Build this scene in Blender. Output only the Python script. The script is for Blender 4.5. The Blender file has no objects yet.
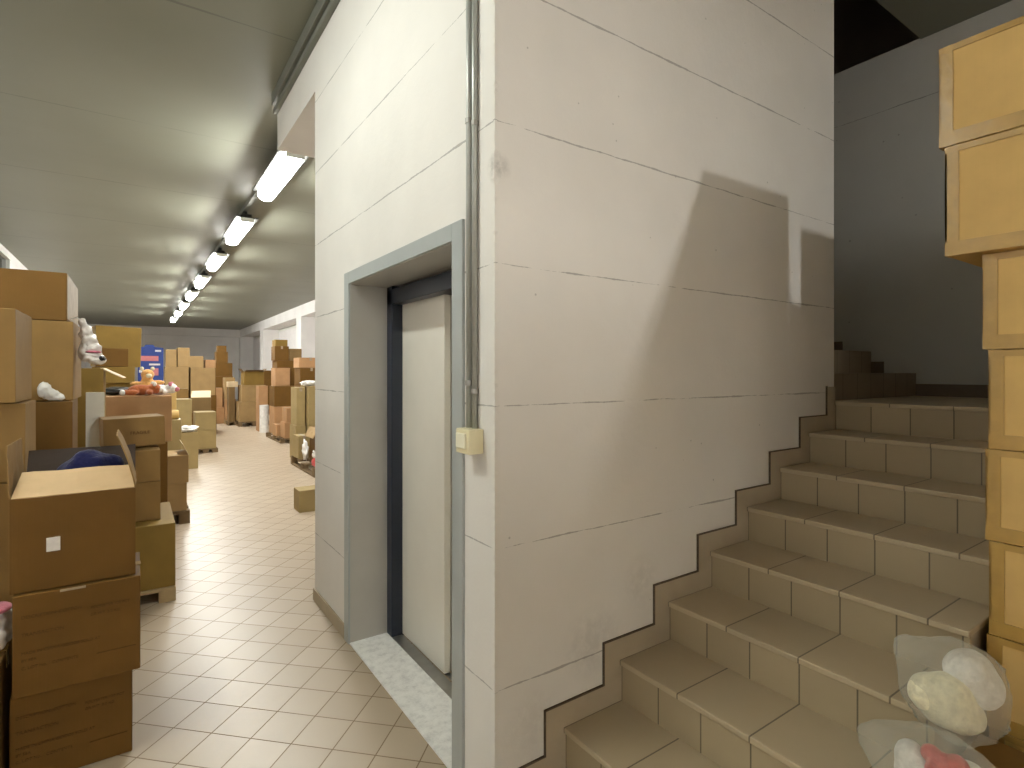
import bpy, bmesh, math, random
from mathutils import Vector, Matrix, noise
R = math.radians
scn = bpy.context.scene
C = scn.collection

# ------------------------------------------------------------------ camera, world, exposure
cam_d = bpy.data.cameras.new('camera')
cam_d.sensor_width = 36.0
cam_d.lens = 549 / 1024 * 36.0
cam_d.shift_y = -12 / 1024
cam_d.clip_start = 0.05
cam_d.clip_end = 200
cam = bpy.data.objects.new('camera', cam_d)
C.objects.link(cam)
cam.location = (0, 0, 1.59)
cam.rotation_euler = (R(90), 0, R(-34.48))
scn.camera = cam

w = bpy.data.worlds.new('world')
scn.world = w
w.use_nodes = True
w.node_tree.nodes['Background'].inputs[0].default_value = (0.02, 0.025, 0.04, 1)
w.node_tree.nodes['Background'].inputs[1].default_value = 0.05

vs = scn.view_settings
vs.view_transform = 'Standard'
vs.look = 'None'
vs.exposure = 0.35
vs.gamma = 1.0
vs.use_curve_mapping = False
scn.cycles.use_denoising = True
scn.cycles.max_bounces = 8
scn.cycles.diffuse_bounces = 5
scn.cycles.sample_clamp_indirect = 6.0

# strengths of the lamps the place has (W/m2/sr on their tubes)
LAMP_FAR = 96.0      # row over the corridor
LAMP_NEAR = 103.0     # tube lamp over the near end of the corridor
LAMP_BACK = 1260.0    # tube lamp over the hall behind the camera
LAMP_COL = (0.985, 0.985, 0.93)

# ------------------------------------------------------------------ materials
def lin(r, g, b):
    f = lambda c: (c / 255 / 12.92) if c / 255 <= 0.04045 else ((c / 255 + 0.055) / 1.055) ** 2.4
    return (f(r), f(g), f(b), 1)

class NT:
    def __init__(s, name):
        s.m = bpy.data.materials.new(name)
        s.m.use_nodes = True
        s.t = s.m.node_tree
        s.b = s.t.nodes['Principled BSDF']
        s.out = s.t.nodes['Material Output']
    def n(s, typ, **kw):
        nd = s.t.nodes.new(typ)
        for k, v in kw.items():
            setattr(nd, k, v)
        return nd
    def l(s, a, b):
        s.t.links.new(a, b)
    def inp(s, sock, v):
        if isinstance(v, (int, float, tuple)):
            sock.default_value = v
        else:
            s.l(v, sock)
    def math(s, op, a, b=None, c=None):
        nd = s.n('ShaderNodeMath', operation=op)
        s.inp(nd.inputs[0], a)
        if b is not None: s.inp(nd.inputs[1], b)
        if c is not None: s.inp(nd.inputs[2], c)
        return nd.outputs[0]
    def mix(s, f, a, b, mode='MIX'):
        nd = s.n('ShaderNodeMix', data_type='RGBA', blend_type=mode)
        s.inp(nd.inputs[0], f); s.inp(nd.inputs[6], a); s.inp(nd.inputs[7], b)
        return nd.outputs[2]
    def pos(s):
        g = s.n('ShaderNodeNewGeometry')
        return g.outputs['Position']
    def obj(s):
        return s.n('ShaderNodeTexCoord').outputs['Object']
    def noise(s, vec, scale, detail=3, rough=0.55):
        nd = s.n('ShaderNodeTexNoise')
        nd.inputs['Scale'].default_value = scale
        nd.inputs['Detail'].default_value = detail
        nd.inputs['Roughness'].default_value = rough
        s.l(vec, nd.inputs['Vector'])
        return nd.outputs[0]
    def ramp(s, f, stops):
        nd = s.n('ShaderNodeValToRGB')
        s.l(f, nd.inputs[0])
        cr = nd.color_ramp
        while len(cr.elements) < len(stops): cr.elements.new(0.5)
        for e, (p, c) in zip(cr.elements, stops):
            e.position = p; e.color = c
        return nd.outputs[0]
    def sep(s, v):
        nd = s.n('ShaderNodeSeparateXYZ'); s.l(v, nd.inputs[0]); return nd.outputs
    def comb(s, x, y, z):
        nd = s.n('ShaderNodeCombineXYZ')
        for i, v in enumerate((x, y, z)): s.inp(nd.inputs[i], v)
        return nd.outputs[0]
    def scale(s, v, sc):
        nd = s.n('ShaderNodeMapping'); s.l(v, nd.inputs[0]); nd.inputs['Scale'].default_value = sc
        return nd.outputs[0]
    def bump(s, h, st=0.3, dist=0.01):
        nd = s.n('ShaderNodeBump')
        nd.inputs['Strength'].default_value = st
        nd.inputs['Distance'].default_value = dist
        s.l(h, nd.inputs['Height'])
        s.l(nd.outputs[0], s.b.inputs['Normal'])
    def done(s, col=None, rough=None, metal=None, spec=None):
        if col is not None: s.inp(s.b.inputs['Base Color'], col)
        if rough is not None: s.inp(s.b.inputs['Roughness'], rough)
        if metal is not None: s.inp(s.b.inputs['Metallic'], metal)
        if spec is not None: s.b.inputs['Specular IOR Level'].default_value = spec
        return s.m

def plain(name, col, rough=0.6, metal=0.0, var=0.08, sc=12.0, spec=0.4, bump=0.0):
    t = NT(name)
    nz = t.noise(t.obj(), sc, 4)
    d = tuple(c * (1 - var) for c in col[:3]) + (1,)
    u = tuple(min(1, c * (1 + var)) for c in col[:3]) + (1,)
    c = t.ramp(nz, [(0.3, d), (0.7, u)])
    if bump: t.bump(nz, bump, 0.01)
    return t.done(c, rough, metal, spec)

SY_ = 1.614
def concrete(name, base, joints=True, off=0.03, half=0.25):
    t = NT(name)
    p = t.pos()
    x, y, z = t.sep(p)
    big = t.noise(p, 1.3, 4)
    fine = t.noise(p, 28, 5, 0.65)
    col = t.ramp(big, [(0.3, tuple(c * 0.93 for c in base) + (1,)), (0.7, tuple(min(1, c * 1.04) for c in base) + (1,))])
    # small dark pits in the paint
    vo = t.n('ShaderNodeTexVoronoi'); vo.inputs['Scale'].default_value = 9
    t.l(p, vo.inputs['Vector'])
    vc = t.sep(vo.outputs['Color'])
    pit_r = t.math('MULTIPLY', t.math('GREATER_THAN', vc[0], 0.45), t.math('MULTIPLY', vc[1], 0.075))
    pit = t.math('LESS_THAN', vo.outputs['Distance'], pit_r)
    col = t.mix(t.math('MULTIPLY', pit, 0.6), col, tuple(c * 0.45 for c in base) + (1,))
    if joints:
        for c, r_, k in (((1.50, SY_, 0.52), 0.17, 0.22), ((1.78, SY_, 0.70), 0.13, 0.18), ((1.05, SY_, 2.31), 0.06, 0.5), ((1.20, SY_, 0.30), 0.15, 0.14)):
            vd = t.n('ShaderNodeVectorMath', operation='DISTANCE')
            t.l(p, vd.inputs[0]); vd.inputs[1].default_value = c
            f = t.math('MAXIMUM', t.math('SUBTRACT', 1.0, t.math('DIVIDE', vd.outputs['Value'], r_)), 0.0)
            f = t.math('MINIMUM', 1.0, t.math('MULTIPLY', f, t.math('MULTIPLY', t.math('MAXIMUM', t.math('SUBTRACT', fine, 0.30), 0.0), 5.0)))
            col = t.mix(t.math('MULTIPLY', f, k), col, tuple(c_ * 0.38 for c_ in base) + (1,))
    h = t.math('MULTIPLY', fine, 0.4)
    h = t.math('SUBTRACT', h, t.math('MULTIPLY', pit, 0.6))
    if joints:
        wob = t.math('MULTIPLY', t.math('SUBTRACT', t.noise(p, 7, 4), 0.5), 0.012)
        zz = t.math('ADD', t.math('ADD', z, off), wob)
        dist = t.math('PINGPONG', zz, half)
        brk = t.noise(t.scale(p, (1, 1, 0.2)), 2.6, 6, 0.75)
        wid = t.math('MULTIPLY', t.math('MAXIMUM', t.math('SUBTRACT', brk, 0.40), 0.0), 0.024)
        line = t.math('LESS_THAN', dist, wid)
        ridge = t.math('LESS_THAN', dist, 0.005)
        col = t.mix(t.math('MULTIPLY', line, 0.75), col, tuple(c * 0.42 for c in base) + (1,))
        h = t.math('ADD', h, t.math('MULTIPLY', ridge, 0.5))
        h = t.math('SUBTRACT', h, t.math('MULTIPLY', line, 1.0))
    t.bump(h, 0.3, 0.012)
    return t.done(col, 0.62, 0, 0.3)

def line_mask(t, coord, period, off, width):
    d = t.math('PINGPONG', t.math('SUBTRACT', coord, off), period / 2)
    return t.math('LESS_THAN', d, width)

def cell_rand(t, a, pa, oa, b, pb, ob):
    ca = t.math('FLOOR', t.math('DIVIDE', t.math('SUBTRACT', a, oa), pa))
    cb = t.math('FLOOR', t.math('DIVIDE', t.math('SUBTRACT', b, ob), pb))
    wn = t.n('ShaderNodeTexWhiteNoise', noise_dimensions='2D')
    t.l(t.comb(ca, cb, 0.0), wn.inputs['Vector'])
    return wn.outputs['Value']

def floor_tile():
    t = NT('floor_tile')
    p = t.pos()
    x, y, z = t.sep(p)
    a = t.math('MULTIPLY', t.math('ADD', x, y), 0.70711)
    b = t.math('MULTIPLY', t.math('SUBTRACT', y, x), 0.70711)
    P = 0.1925
    m = t.math('MAXIMUM', line_mask(t, a, P, 0.018, 0.0026), line_mask(t, b, P, 0.010, 0.0026))
    rnd = cell_rand(t, a, P, 0.018, b, P, 0.010)
    c1 = t.ramp(rnd, [(0.0, (0.41, 0.325, 0.235, 1)), (1.0, (0.46, 0.375, 0.28, 1))])
    c1 = t.mix(t.math('MULTIPLY', t.noise(p, 6, 4), 0.25), c1, (0.46, 0.355, 0.25, 1))
    col = t.mix(m, c1, (0.22, 0.155, 0.095, 1))
    t.bump(t.math('SUBTRACT', t.math('MULTIPLY', t.noise(p, 9, 2), 0.35), m), 0.25, 0.003)
    ro = t.math('ADD', 0.36, t.math('MULTIPLY', m, 0.5))
    return t.done(col, ro, 0, 0.45)

def stair_tile(name, axis, period, off, base, second=None):
    """Tiles of one row: joints at off + k*period along axis (0 = X, 1 = Y)."""
    t = NT(name)
    p = t.pos()
    s = t.sep(p)
    m = line_mask(t, s[axis], period, off, 0.0028)
    rnd = cell_rand(t, s[axis], period, off, s[2], 0.1675, 0.08)
    c1 = t.ramp(rnd, [(0, tuple(c * 0.92 for c in base) + (1,)), (1, tuple(c * 1.06 for c in base) + (1,))])
    c1 = t.mix(t.math('MULTIPLY', t.noise(p, 7, 5, 0.65), 0.4), c1, tuple(c * 0.78 for c in base) + (1,))
    col = t.mix(m, c1, tuple(c * 0.33 for c in base) + (1,))
    t.bump(t.math('SUBTRACT', t.math('MULTIPLY', t.noise(p, 20, 3), 0.3), m), 0.25, 0.003)
    return t.done(col, 0.42, 0, 0.4)

def ceiling_mat():
    t = NT('ceiling_paint')
    p = t.pos()
    x, y, z = t.sep(p)
    wob = t.math('MULTIPLY', t.math('SUBTRACT', t.noise(p, 5, 3), 0.5), 0.01)
    brk = t.math('MULTIPLY', t.math('MAXIMUM', t.math('SUBTRACT', t.noise(p, 1.1, 3), 0.33), 0.0), 0.055)
    d = t.math('PINGPONG', t.math('SUBTRACT', t.math('ADD', y, wob), 4.24), 1.115)
    m = t.math('LESS_THAN', d, brk)
    c = t.ramp(t.noise(p, 0.8, 3), [(0.3, (0.195, 0.20, 0.155, 1)), (0.7, (0.215, 0.22, 0.175, 1))])
    c = t.mix(t.math('MULTIPLY', m, 0.6), c, (0.10, 0.1, 0.085, 1))
    t.bump(t.math('SUBTRACT', t.math('MULTIPLY', t.noise(p, 30, 3), 0.3), m), 0.2, 0.006)
    return t.done(c, 0.45, 0, 0.3)

def card(name, base, rough=0.68):
    t = NT(name)
    o = t.obj()
    info = t.n('ShaderNodeObjectInfo')
    mot = t.noise(o, 5, 4)
    cor = t.noise(t.scale(o, (160, 160, 2)), 1.0, 2)
    lo = tuple(c * 0.88 for c in base) + (1,)
    hi = tuple(c * 1.08 for c in base) + (1,)
    c = t.ramp(mot, [(0.3, lo), (0.7, hi)])
    c = t.mix(t.math('MULTIPLY', cor, 0.16), c, tuple(v * 0.7 for v in base) + (1,))
    c = t.mix(t.math('MULTIPLY', info.outputs['Random'], 0.16), c, tuple(v * 0.78 for v in base) + (1,))
    t.bump(cor, 0.12, 0.002)
    return t.done(c, rough, 0, 0.25)

def emit(name, col, st):
    t = NT(name)
    e = t.n('ShaderNodeEmission')
    # tubes are a little dimmer at their ends
    x, y, z = t.sep(t.obj())
    f = t.math('SUBTRACT', 1.0, t.math('MULTIPLY', t.math('POWER', t.math('ABSOLUTE', t.math('DIVIDE', y, 0.76)), 8.0), 0.25))
    e.inputs[0].default_value = tuple(col) + (1,)
    t.inp(e.inputs[1], t.math('MULTIPLY', f, st))
    t.l(e.outputs[0], t.out.inputs[0])
    return t.m

def film(name, col, clear=0.6, rough=0.12):
    t = NT(name)
    tr = t.n('ShaderNodeBsdfTransparent'); tr.inputs[0].default_value = (0.97, 0.97, 0.95, 1)
    mx = t.n('ShaderNodeMixShader')
    t.inp(t.b.inputs['Base Color'], col); t.inp(t.b.inputs['Roughness'], rough)
    fr = t.n('ShaderNodeLayerWeight'); fr.inputs[0].default_value = 0.35
    f = t.math('MINIMUM', 1.0, t.math('ADD', 1 - clear, t.math('MULTIPLY', fr.outputs['Facing'], 0.35)))
    t.l(f, mx.inputs[0]); t.l(tr.outputs[0], mx.inputs[1]); t.l(t.b.outputs[0], mx.inputs[2])
    t.l(mx.outputs[0], t.out.inputs[0])
    t.bump(t.noise(t.obj(), 14, 3), 0.5, 0.01)
    return t.m

def marble():
    t = NT('white_marble')
    p = t.pos()
    n1 = t.noise(p, 22, 6, 0.75)
    c = t.ramp(n1, [(0.28, (0.62, 0.61, 0.60, 1)), (0.50, (0.86, 0.85, 0.83, 1)), (0.62, (0.92, 0.91, 0.89, 1))])
    return t.done(c, 0.3, 0, 0.4)

def fuzzy(name, base, sc=60, var=0.25):
    t = NT(name)
    nz = t.noise(t.obj(), sc, 3)
    c = t.ramp(nz, [(0.3, tuple(v * (1 - var) for v in base) + (1,)), (0.7, tuple(min(1, v * (1 + var * 0.4)) for v in base) + (1,))])
    t.bump(nz, 0.7, 0.01)
    t.b.inputs['Sheen Weight'].default_value = 0.3
    return t.done(c, 0.95, 0, 0.1)

M = {}
M['wall'] = concrete('white_painted_concrete', (0.76, 0.735, 0.70))
M['plaster'] = concrete('grey_white_plaster', (0.76, 0.745, 0.735), False)
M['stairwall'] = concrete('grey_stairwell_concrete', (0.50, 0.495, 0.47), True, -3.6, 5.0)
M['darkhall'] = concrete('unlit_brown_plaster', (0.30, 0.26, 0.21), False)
M['floor'] = floor_tile()
M['ceiling'] = ceiling_mat()
M['tread'] = stair_tile('tread_tile', 1, 0.287, 1.604, (0.47, 0.385, 0.26))
M['riser'] = stair_tile('riser_tile', 1, 0.191, 1.604, (0.40, 0.325, 0.21))
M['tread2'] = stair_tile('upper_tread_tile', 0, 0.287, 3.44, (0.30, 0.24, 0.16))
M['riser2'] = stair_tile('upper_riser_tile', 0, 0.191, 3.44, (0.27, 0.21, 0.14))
M['skirt'] = plain('taupe_skirting_tile', (0.40, 0.33, 0.235, 1), 0.5, 0, 0.06, 8)
M['skirt2'] = plain('dark_skirting_tile', (0.16, 0.115, 0.08, 1), 0.5, 0, 0.06, 8)
M['grout'] = plain('dark_grout', (0.10, 0.075, 0.05, 1), 0.9, 0, 0.2, 40)
M['frame'] = plain('grey_blue_painted_steel', (0.40, 0.43, 0.43, 1), 0.38, 0.1, 0.04, 4, 0.5)
M['lining'] = plain('grey_lining_paint', (0.48, 0.465, 0.435, 1), 0.45, 0.1, 0.04, 4, 0.4)
M['navy'] = plain('dark_navy_steel', (0.012, 0.018, 0.034, 1), 0.35, 0.1, 0.1, 5, 0.5)
M['leaf'] = plain('light_grey_lift_door', (0.80, 0.765, 0.69, 1), 0.35, 0.15, 0.03, 3, 0.5)
M['steel'] = plain('brushed_steel', (0.36, 0.35, 0.33, 1), 0.38, 0.8, 0.1, 10, 0.5)
M['zinc'] = plain('grey_conduit', (0.42, 0.43, 0.41, 1), 0.35, 0.35, 0.06, 20, 0.5)
M['marble'] = marble()
M['cream'] = plain('cream_plastic', (0.74, 0.67, 0.45, 1), 0.4, 0, 0.03, 8)
M['rocker'] = plain('pale_plastic_rocker', (0.83, 0.79, 0.62, 1), 0.35, 0, 0.02, 8)
M['housing'] = plain('lamp_housing_grey', (0.30, 0.30, 0.28, 1), 0.5, 0.2, 0.05, 8)
M['dimhousing'] = plain('dull_grey_lamp_tray', (0.025, 0.025, 0.023, 1), 0.7, 0.0, 0.05, 8, 0.1)
M['trunk'] = plain('grey_trunking', (0.17, 0.175, 0.15, 1), 0.5, 0.1, 0.05, 8)
M['tube_far'] = emit('corridor_tube_light', LAMP_COL, LAMP_FAR)
M['tube_near'] = emit('near_tube_light', (0.955, 1.0, 0.915), LAMP_NEAR)
M['tube_back'] = emit('rear_tube_light', LAMP_COL, LAMP_BACK)
M['kraft'] = card('kraft_cardboard', (0.25, 0.145, 0.045))
M['tan'] = card('tan_cardboard', (0.62, 0.41, 0.15))
M['brown'] = card('brown_cardboard', (0.15, 0.073, 0.012))
M['olive'] = card('olive_cardboard', (0.24, 0.148, 0.032))
M['rose'] = card('reddish_cardboard', (0.44, 0.25, 0.12))
M['flapcol'] = card('light_inner_cardboard', (0.60, 0.42, 0.235))
M['sage'] = card('sage_brown_cardboard', (0.345, 0.255, 0.112))
M['mid'] = card('mid_tan_cardboard', (0.38, 0.25, 0.11))
M['dark'] = card('dark_cardboard', (0.20, 0.125, 0.05))
M['pale'] = card('pale_cardboard', (0.62, 0.49, 0.31))
M['inner'] = card('shaded_carton_inside', (0.03, 0.016, 0.009))  # shade inside the open carton is put into this card colour
M['tape'] = plain('tan_packing_tape', (0.40, 0.245, 0.06, 1), 0.28, 0, 0.12, 14, 0.7, 0.2)
M['taped'] = plain('brown_packing_tape', (0.36, 0.235, 0.085, 1), 0.2, 0, 0.12, 14, 0.6, 0.2)
M['clear_tape'] = plain('whitish_clear_tape', (0.34, 0.27, 0.19, 1), 0.6, 0, 0.15, 16, 0.2, 0.2)
M['ink'] = plain('brown_print_ink', (0.11, 0.055, 0.018, 1), 0.8, 0, 0.1, 20, 0.1)
M['paper'] = plain('white_paper', (0.75, 0.72, 0.68, 1), 0.6, 0, 0.06, 60)
M['wood'] = plain('pallet_wood', (0.42, 0.30, 0.16, 1), 0.8, 0, 0.25, 9, 0.2)
M['wood_dark'] = plain('dark_pallet_wood', (0.17, 0.115, 0.06, 1), 0.85, 0, 0.25, 9, 0.2)
M['navycloth'] = fuzzy('navy_fabric', (0.005, 0.006, 0.05), 40)
M['black'] = plain('black_plastic_film', (0.015, 0.015, 0.015, 1), 0.35, 0, 0.2, 9, 0.5, 0.3)
M['film'] = film('clear_plastic_film', (0.80, 0.80, 0.74, 1), 0.86, 0.12)
M['whitefilm'] = plain('white_plastic_bag', (0.78, 0.77, 0.74, 1), 0.3, 0, 0.12, 12, 0.5, 0.5)
M['cream_plush'] = fuzzy('cream_plush', (0.82, 0.77, 0.56), 45, 0.2)
M['white_plush'] = fuzzy('white_plush', (0.80, 0.78, 0.74), 45, 0.2)
M['pink_plush'] = fuzzy('pink_plush', (0.62, 0.20, 0.26), 45)
M['red_plush'] = fuzzy('red_plush', (0.60, 0.10, 0.09), 45)
M['orange_plush'] = fuzzy('orange_plush', (0.70, 0.38, 0.13), 45)
M['russet_plush'] = fuzzy('russet_plush', (0.42, 0.12, 0.04), 45)
M['black_plush'] = fuzzy('black_plush', (0.02, 0.018, 0.018), 45)
M['blueprint'] = plain('blue_printed_card', (0.035, 0.07, 0.30, 1), 0.4, 0, 0.1, 8)
M['redprint'] = plain('red_printed_patch', (0.62, 0.22, 0.24, 1), 0.5, 0, 0.1, 8)
M['whiteprint'] = plain('white_printed_patch', (0.75, 0.74, 0.78, 1), 0.5, 0, 0.05, 8)
M['bagskin'] = plain('greyish_white_bag', (0.74, 0.70, 0.67, 1), 0.35, 0, 0.16, 22, 0.5, 0.4)
M['white_board'] = plain('white_foam_board', (0.66, 0.65, 0.58, 1), 0.6, 0, 0.06, 12)
M['blind'] = plain('white_window_blind', (0.74, 0.72, 0.72, 1), 0.6, 0, 0.04, 5)
M['glass'] = plain('dark_night_glass', (0.015, 0.02, 0.03, 1), 0.05, 0, 0.1, 3, 0.8)
M['winframe'] = plain('pale_window_frame', (0.70, 0.72, 0.66, 1), 0.4, 0, 0.03, 5)

# ------------------------------------------------------------------ mesh helpers
def mesh_from(bm, name):
    me = bpy.data.meshes.new(name)
    bm.normal_update()
    bm.to_mesh(me); bm.free()
    return me

def obj(name, me, mat, parent=None, loc=None, rot=None, smooth=False):
    o = bpy.data.objects.new(name, me)
    C.objects.link(o)
    if mat is not None and not me.materials: me.materials.append(M[mat])
    if parent is not None: o.parent = parent
    if loc: o.location = loc
    if rot: o.rotation_euler = rot
    if smooth:
        for p in me.polygons: p.use_smooth = True
    return o

def bx(bm, x0, x1, y0, y1, z0, z1):
    v = [bm.verts.new(p) for p in ((x0, y0, z0), (x1, y0, z0), (x1, y1, z0), (x0, y1, z0), (x0, y0, z1), (x1, y0, z1), (x1, y1, z1), (x0, y1, z1))]
    for f in ((3, 2, 1, 0), (4, 5, 6, 7), (0, 1, 5, 4), (1, 2, 6, 5), (2, 3, 7, 6), (3, 0, 4, 7)):
        bm.faces.new([v[i] for i in f])

def boxes(name, mat, lst, parent=None, bevel=0.0, **kw):
    bm = bmesh.new()
    for b in lst: bx(bm, *b)
    o = obj(name, mesh_from(bm, name), mat, parent, **kw)
    if bevel:
        md = o.modifiers.new('bevel', 'BEVEL'); md.width = bevel; md.segments = 2; md.limit_method = 'ANGLE'
    return o

def struct(o):
    o['kind'] = 'structure'
    return o

def tag(o, label, cat, group=None):
    o['label'] = label; o['category'] = cat
    if group: o['group'] = group
    return o

def empty(name, loc=(0, 0, 0), rz=0.0):
    o = bpy.data.objects.new(name, None); C.objects.link(o)
    o.empty_display_size = 0.1
    o.location = loc; o.rotation_euler = (0, 0, rz)
    return o

def prism(bm, pts, axis, a, b):
    """Extrude a closed 2-D outline along an axis (0 X, 1 Y, 2 Z)."""
    def P(u, v, s):
        return (s, u, v) if axis == 0 else (u, s, v) if axis == 1 else (u, v, s)
    A = [bm.verts.new(P(u, v, a)) for u, v in pts]
    B = [bm.verts.new(P(u, v, b)) for u, v in pts]
    bm.faces.new(A); bm.faces.new(B[::-1])
    for i in range(len(pts)):
        j = (i + 1) % len(pts)
        bm.faces.new((A[j], A[i], B[i], B[j]))
    bmesh.ops.recalc_face_normals(bm, faces=bm.faces)

def tube(bm, pts, r, seg=12):
    rings = []
    for i, p in enumerate(pts):
        p = Vector(p)
        d = (Vector(pts[min(i + 1, len(pts) - 1)]) - Vector(pts[max(i - 1, 0)])).normalized()
        u = d.orthogonal().normalized(); v = d.cross(u)
        rings.append([bm.verts.new(p + r * (math.cos(2 * math.pi * k / seg) * u + math.sin(2 * math.pi * k / seg) * v)) for k in range(seg)])
    for a, b in zip(rings, rings[1:]):
        # match nearest start vertex so straight pipes do not twist
        k0 = min(range(seg), key=lambda k: (a[0].co - b[k].co).length)
        for k in range(seg):
            bm.faces.new((a[k], a[(k + 1) % seg], b[(k + 1 + k0) % seg], b[(k + k0) % seg]))
    bm.faces.new(rings[0][::-1]); bm.faces.new(rings[-1])
    bmesh.ops.recalc_face_normals(bm, faces=bm.faces)

def blob(bm, c, r, sub=3, seed=0, amp=0.0, freq=4.0, rot=None):
    """A lumpy ellipsoid."""
    res = bmesh.ops.create_icosphere(bm, subdivisions=sub, radius=1.0)
    rm = rot.to_matrix() if rot is not None else Matrix.Identity(3)
    for v in res['verts']:
        n = v.co.normalized()
        k = 1 + amp * noise.noise(n * freq + Vector((seed * 3.1, seed * 1.7, seed)))
        v.co = rm @ Vector((n.x * r[0] * k, n.y * r[1] * k, n.z * r[2] * k)) + Vector(c)

def plush_part(name, mat, blobs, parent=None, voxel=0.012):
    bm = bmesh.new()
    for i, (c, r) in enumerate(blobs):
        blob(bm, c, r, 3, i, 0.10, 3.0)
    o = obj(name, mesh_from(bm, name), mat, parent, smooth=True)
    md = o.modifiers.new('one_skin', 'REMESH'); md.mode = 'VOXEL'; md.voxel_size = voxel; md.use_smooth_shade = True
    sm = o.modifiers.new('smooth', 'SMOOTH'); sm.factor = 0.5; sm.iterations = 4
    return o

# ------------------------------------------------------------------ cartons
rng = random.Random(7)
def carton_mesh(wd, dp, ht, seed, cuts=5, dent=0.004):
    bm = bmesh.new()
    bmesh.ops.create_cube(bm, size=1.0)
    bmesh.ops.subdivide_edges(bm, edges=bm.edges[:], cuts=cuts, use_grid_fill=True)
    off = Vector((seed * 2.3, seed * 1.1, seed * 0.7))
    for v in bm.verts:
        q = v.co.copy()                      # -0.5 .. 0.5
        s = Vector((q.x * wd, q.y * dp, (q.z + 0.5) * ht))
        for i in range(3):
            if abs(abs(q[i]) - 0.5) < 1e-4 and not (i == 2 and q.z < 0):
                o1, o2 = [q[j] for j in range(3) if j != i]
                k = (1 - (2 * o1) ** 2) * (1 - (2 * o2) ** 2)
                amt = dent * (0.55 + 0.9 * noise.noise(s * 4 + off)) * k + 0.0012 * (1 + noise.noise(s * 9 + off))
                s[i] -= math.copysign(max(0.0, amt), q[i] if i < 2 else 1)
        v.co = s
    return mesh_from(bm, 'carton')

def carton(label, x0, x1, y0, y1, z0, z1, tone='kraft', rot=0.0, group=None, tape='top', tapemat='taped', name='cardboard_box', tops=False, tilt=(0, 0), cat='box'):
    wd, dp, ht = x1 - x0, y1 - y0, z1 - z0
    seed = rng.random() * 20
    o = obj(name, carton_mesh(wd, dp, ht, seed), tone)
    o.location = ((x0 + x1) / 2, (y0 + y1) / 2, z0)
    o.rotation_euler = (R(tilt[0]), R(tilt[1]), R(rot))
    md = o.modifiers.new('bevel', 'BEVEL'); md.width = 0.004; md.segments = 2; md.limit_method = 'ANGLE'; md.angle_limit = R(50)
    if label: tag(o, label, cat, group)
    hx, hy = wd / 2, dp / 2
    e = 0.0012
    t = 0.024
    if tape in ('top', 'topx', 'topy'):
        # one strip along the top seam, turned down both ends
        alongx = (wd >= dp) if tape == 'top' else tape == 'topx'
        dn = min(0.07, ht * 0.3)
        if alongx:
            L = [(-hx - e, hx + e, -t, t, ht - 0.004, ht + e), (-hx - e, -hx + 0.004, -t, t, ht - dn, ht), (hx - 0.004, hx + e, -t, t, ht - dn, ht)]
        else:
            L = [(-t, t, -hy - e, hy + e, ht - 0.004, ht + e), (-t, t, -hy - e, -hy + 0.004, ht - dn, ht), (-t, t, hy - 0.004, hy + e, ht - dn, ht)]
        boxes('packing_tape', tapemat, L, o)
    if tape == 'edge':
        # wide tape folded over the far upright edge and the lower and upper edges of the -X face
        tw = 0.038
        boxes('packing_tape', tapemat, [(-hx - e, -hx + 0.005, hy - tw, hy + e, 0.0, ht), (-hx - e, -hx + tw, hy - 0.005, hy + e, 0.0, ht)], o)
        boxes('packing_tape', tapemat, [(-hx - 1.5 * e, -hx + 0.005, -hy, hy + e, 0.001, 0.048)], o)
        boxes('packing_tape', tapemat, [(-hx - 1.5 * e, -hx + 0.005, -hy, hy + e, ht - 0.022, ht - 0.001), (-hx - e, hx, hy - 0.005, hy + 1.4 * e, ht - 0.05, ht - 0.001)], o)
    if tops:
        # the two closed top flaps with the slit between them
        g = 0.0025
        if wd >= dp:
            A, B = (-hx + .004, hx - .004, -hy + .004, -g), (-hx + .004, hx - .004, g, hy - .004)
        else:
            A, B = (-hx + .004, -g, -hy + .004, hy - .004), (g, hx - .004, -hy + .004, hy - .004)
        for q in (A, B):
            boxes('flap', tone, [q + (ht - 0.006, ht + 0.0006)], o)
    return o

def pallet(label, x0, x1, y0, y1, h=0.1, mat='wood', group='wooden pallets', nb=4):
    o = empty('wooden_pallet', ((x0 + x1) / 2, (y0 + y1) / 2, 0))
    tag(o, label, 'pallet', group)
    hx, hy = (x1 - x0) / 2, (y1 - y0) / 2
    bw = min(0.1, (2 * hy) / (nb + 1))
    for i in range(nb):
        yc = -hy + bw / 2 + i * (2 * hy - bw) / (nb - 1)
        boxes('deck_board', mat, [(-hx, hx, yc - bw / 2, yc + bw / 2, h * 0.8, h)], o)
    for i in range(3):
        xc = -hx + 0.05 + i * (2 * hx - 0.1) / 2
        for j in range(3):
            yc = -hy + 0.05 + j * (2 * hy - 0.1) / 2
            boxes('block', mat, [(xc - 0.05, xc + 0.05, yc - 0.05, yc + 0.05, h * 0.18, h * 0.8)], o)
        boxes('skid_board', mat, [(xc - 0.05, xc + 0.05, -hy, hy, 0, h * 0.18)], o)
    return o

def text_mesh(s, size):
    cu = bpy.data.curves.new('lettering', 'FONT')
    cu.body = s; cu.size = size; cu.extrude = 0.0006
    tmp = bpy.data.objects.new('lettering', cu); C.objects.link(tmp)
    dg = bpy.context.evaluated_depsgraph_get(); dg.update()
    me = bpy.data.meshes.new_from_object(tmp.evaluated_get(dg))
    bpy.data.objects.remove(tmp, do_unlink=True)
    me.materials.clear()
    return me

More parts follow.
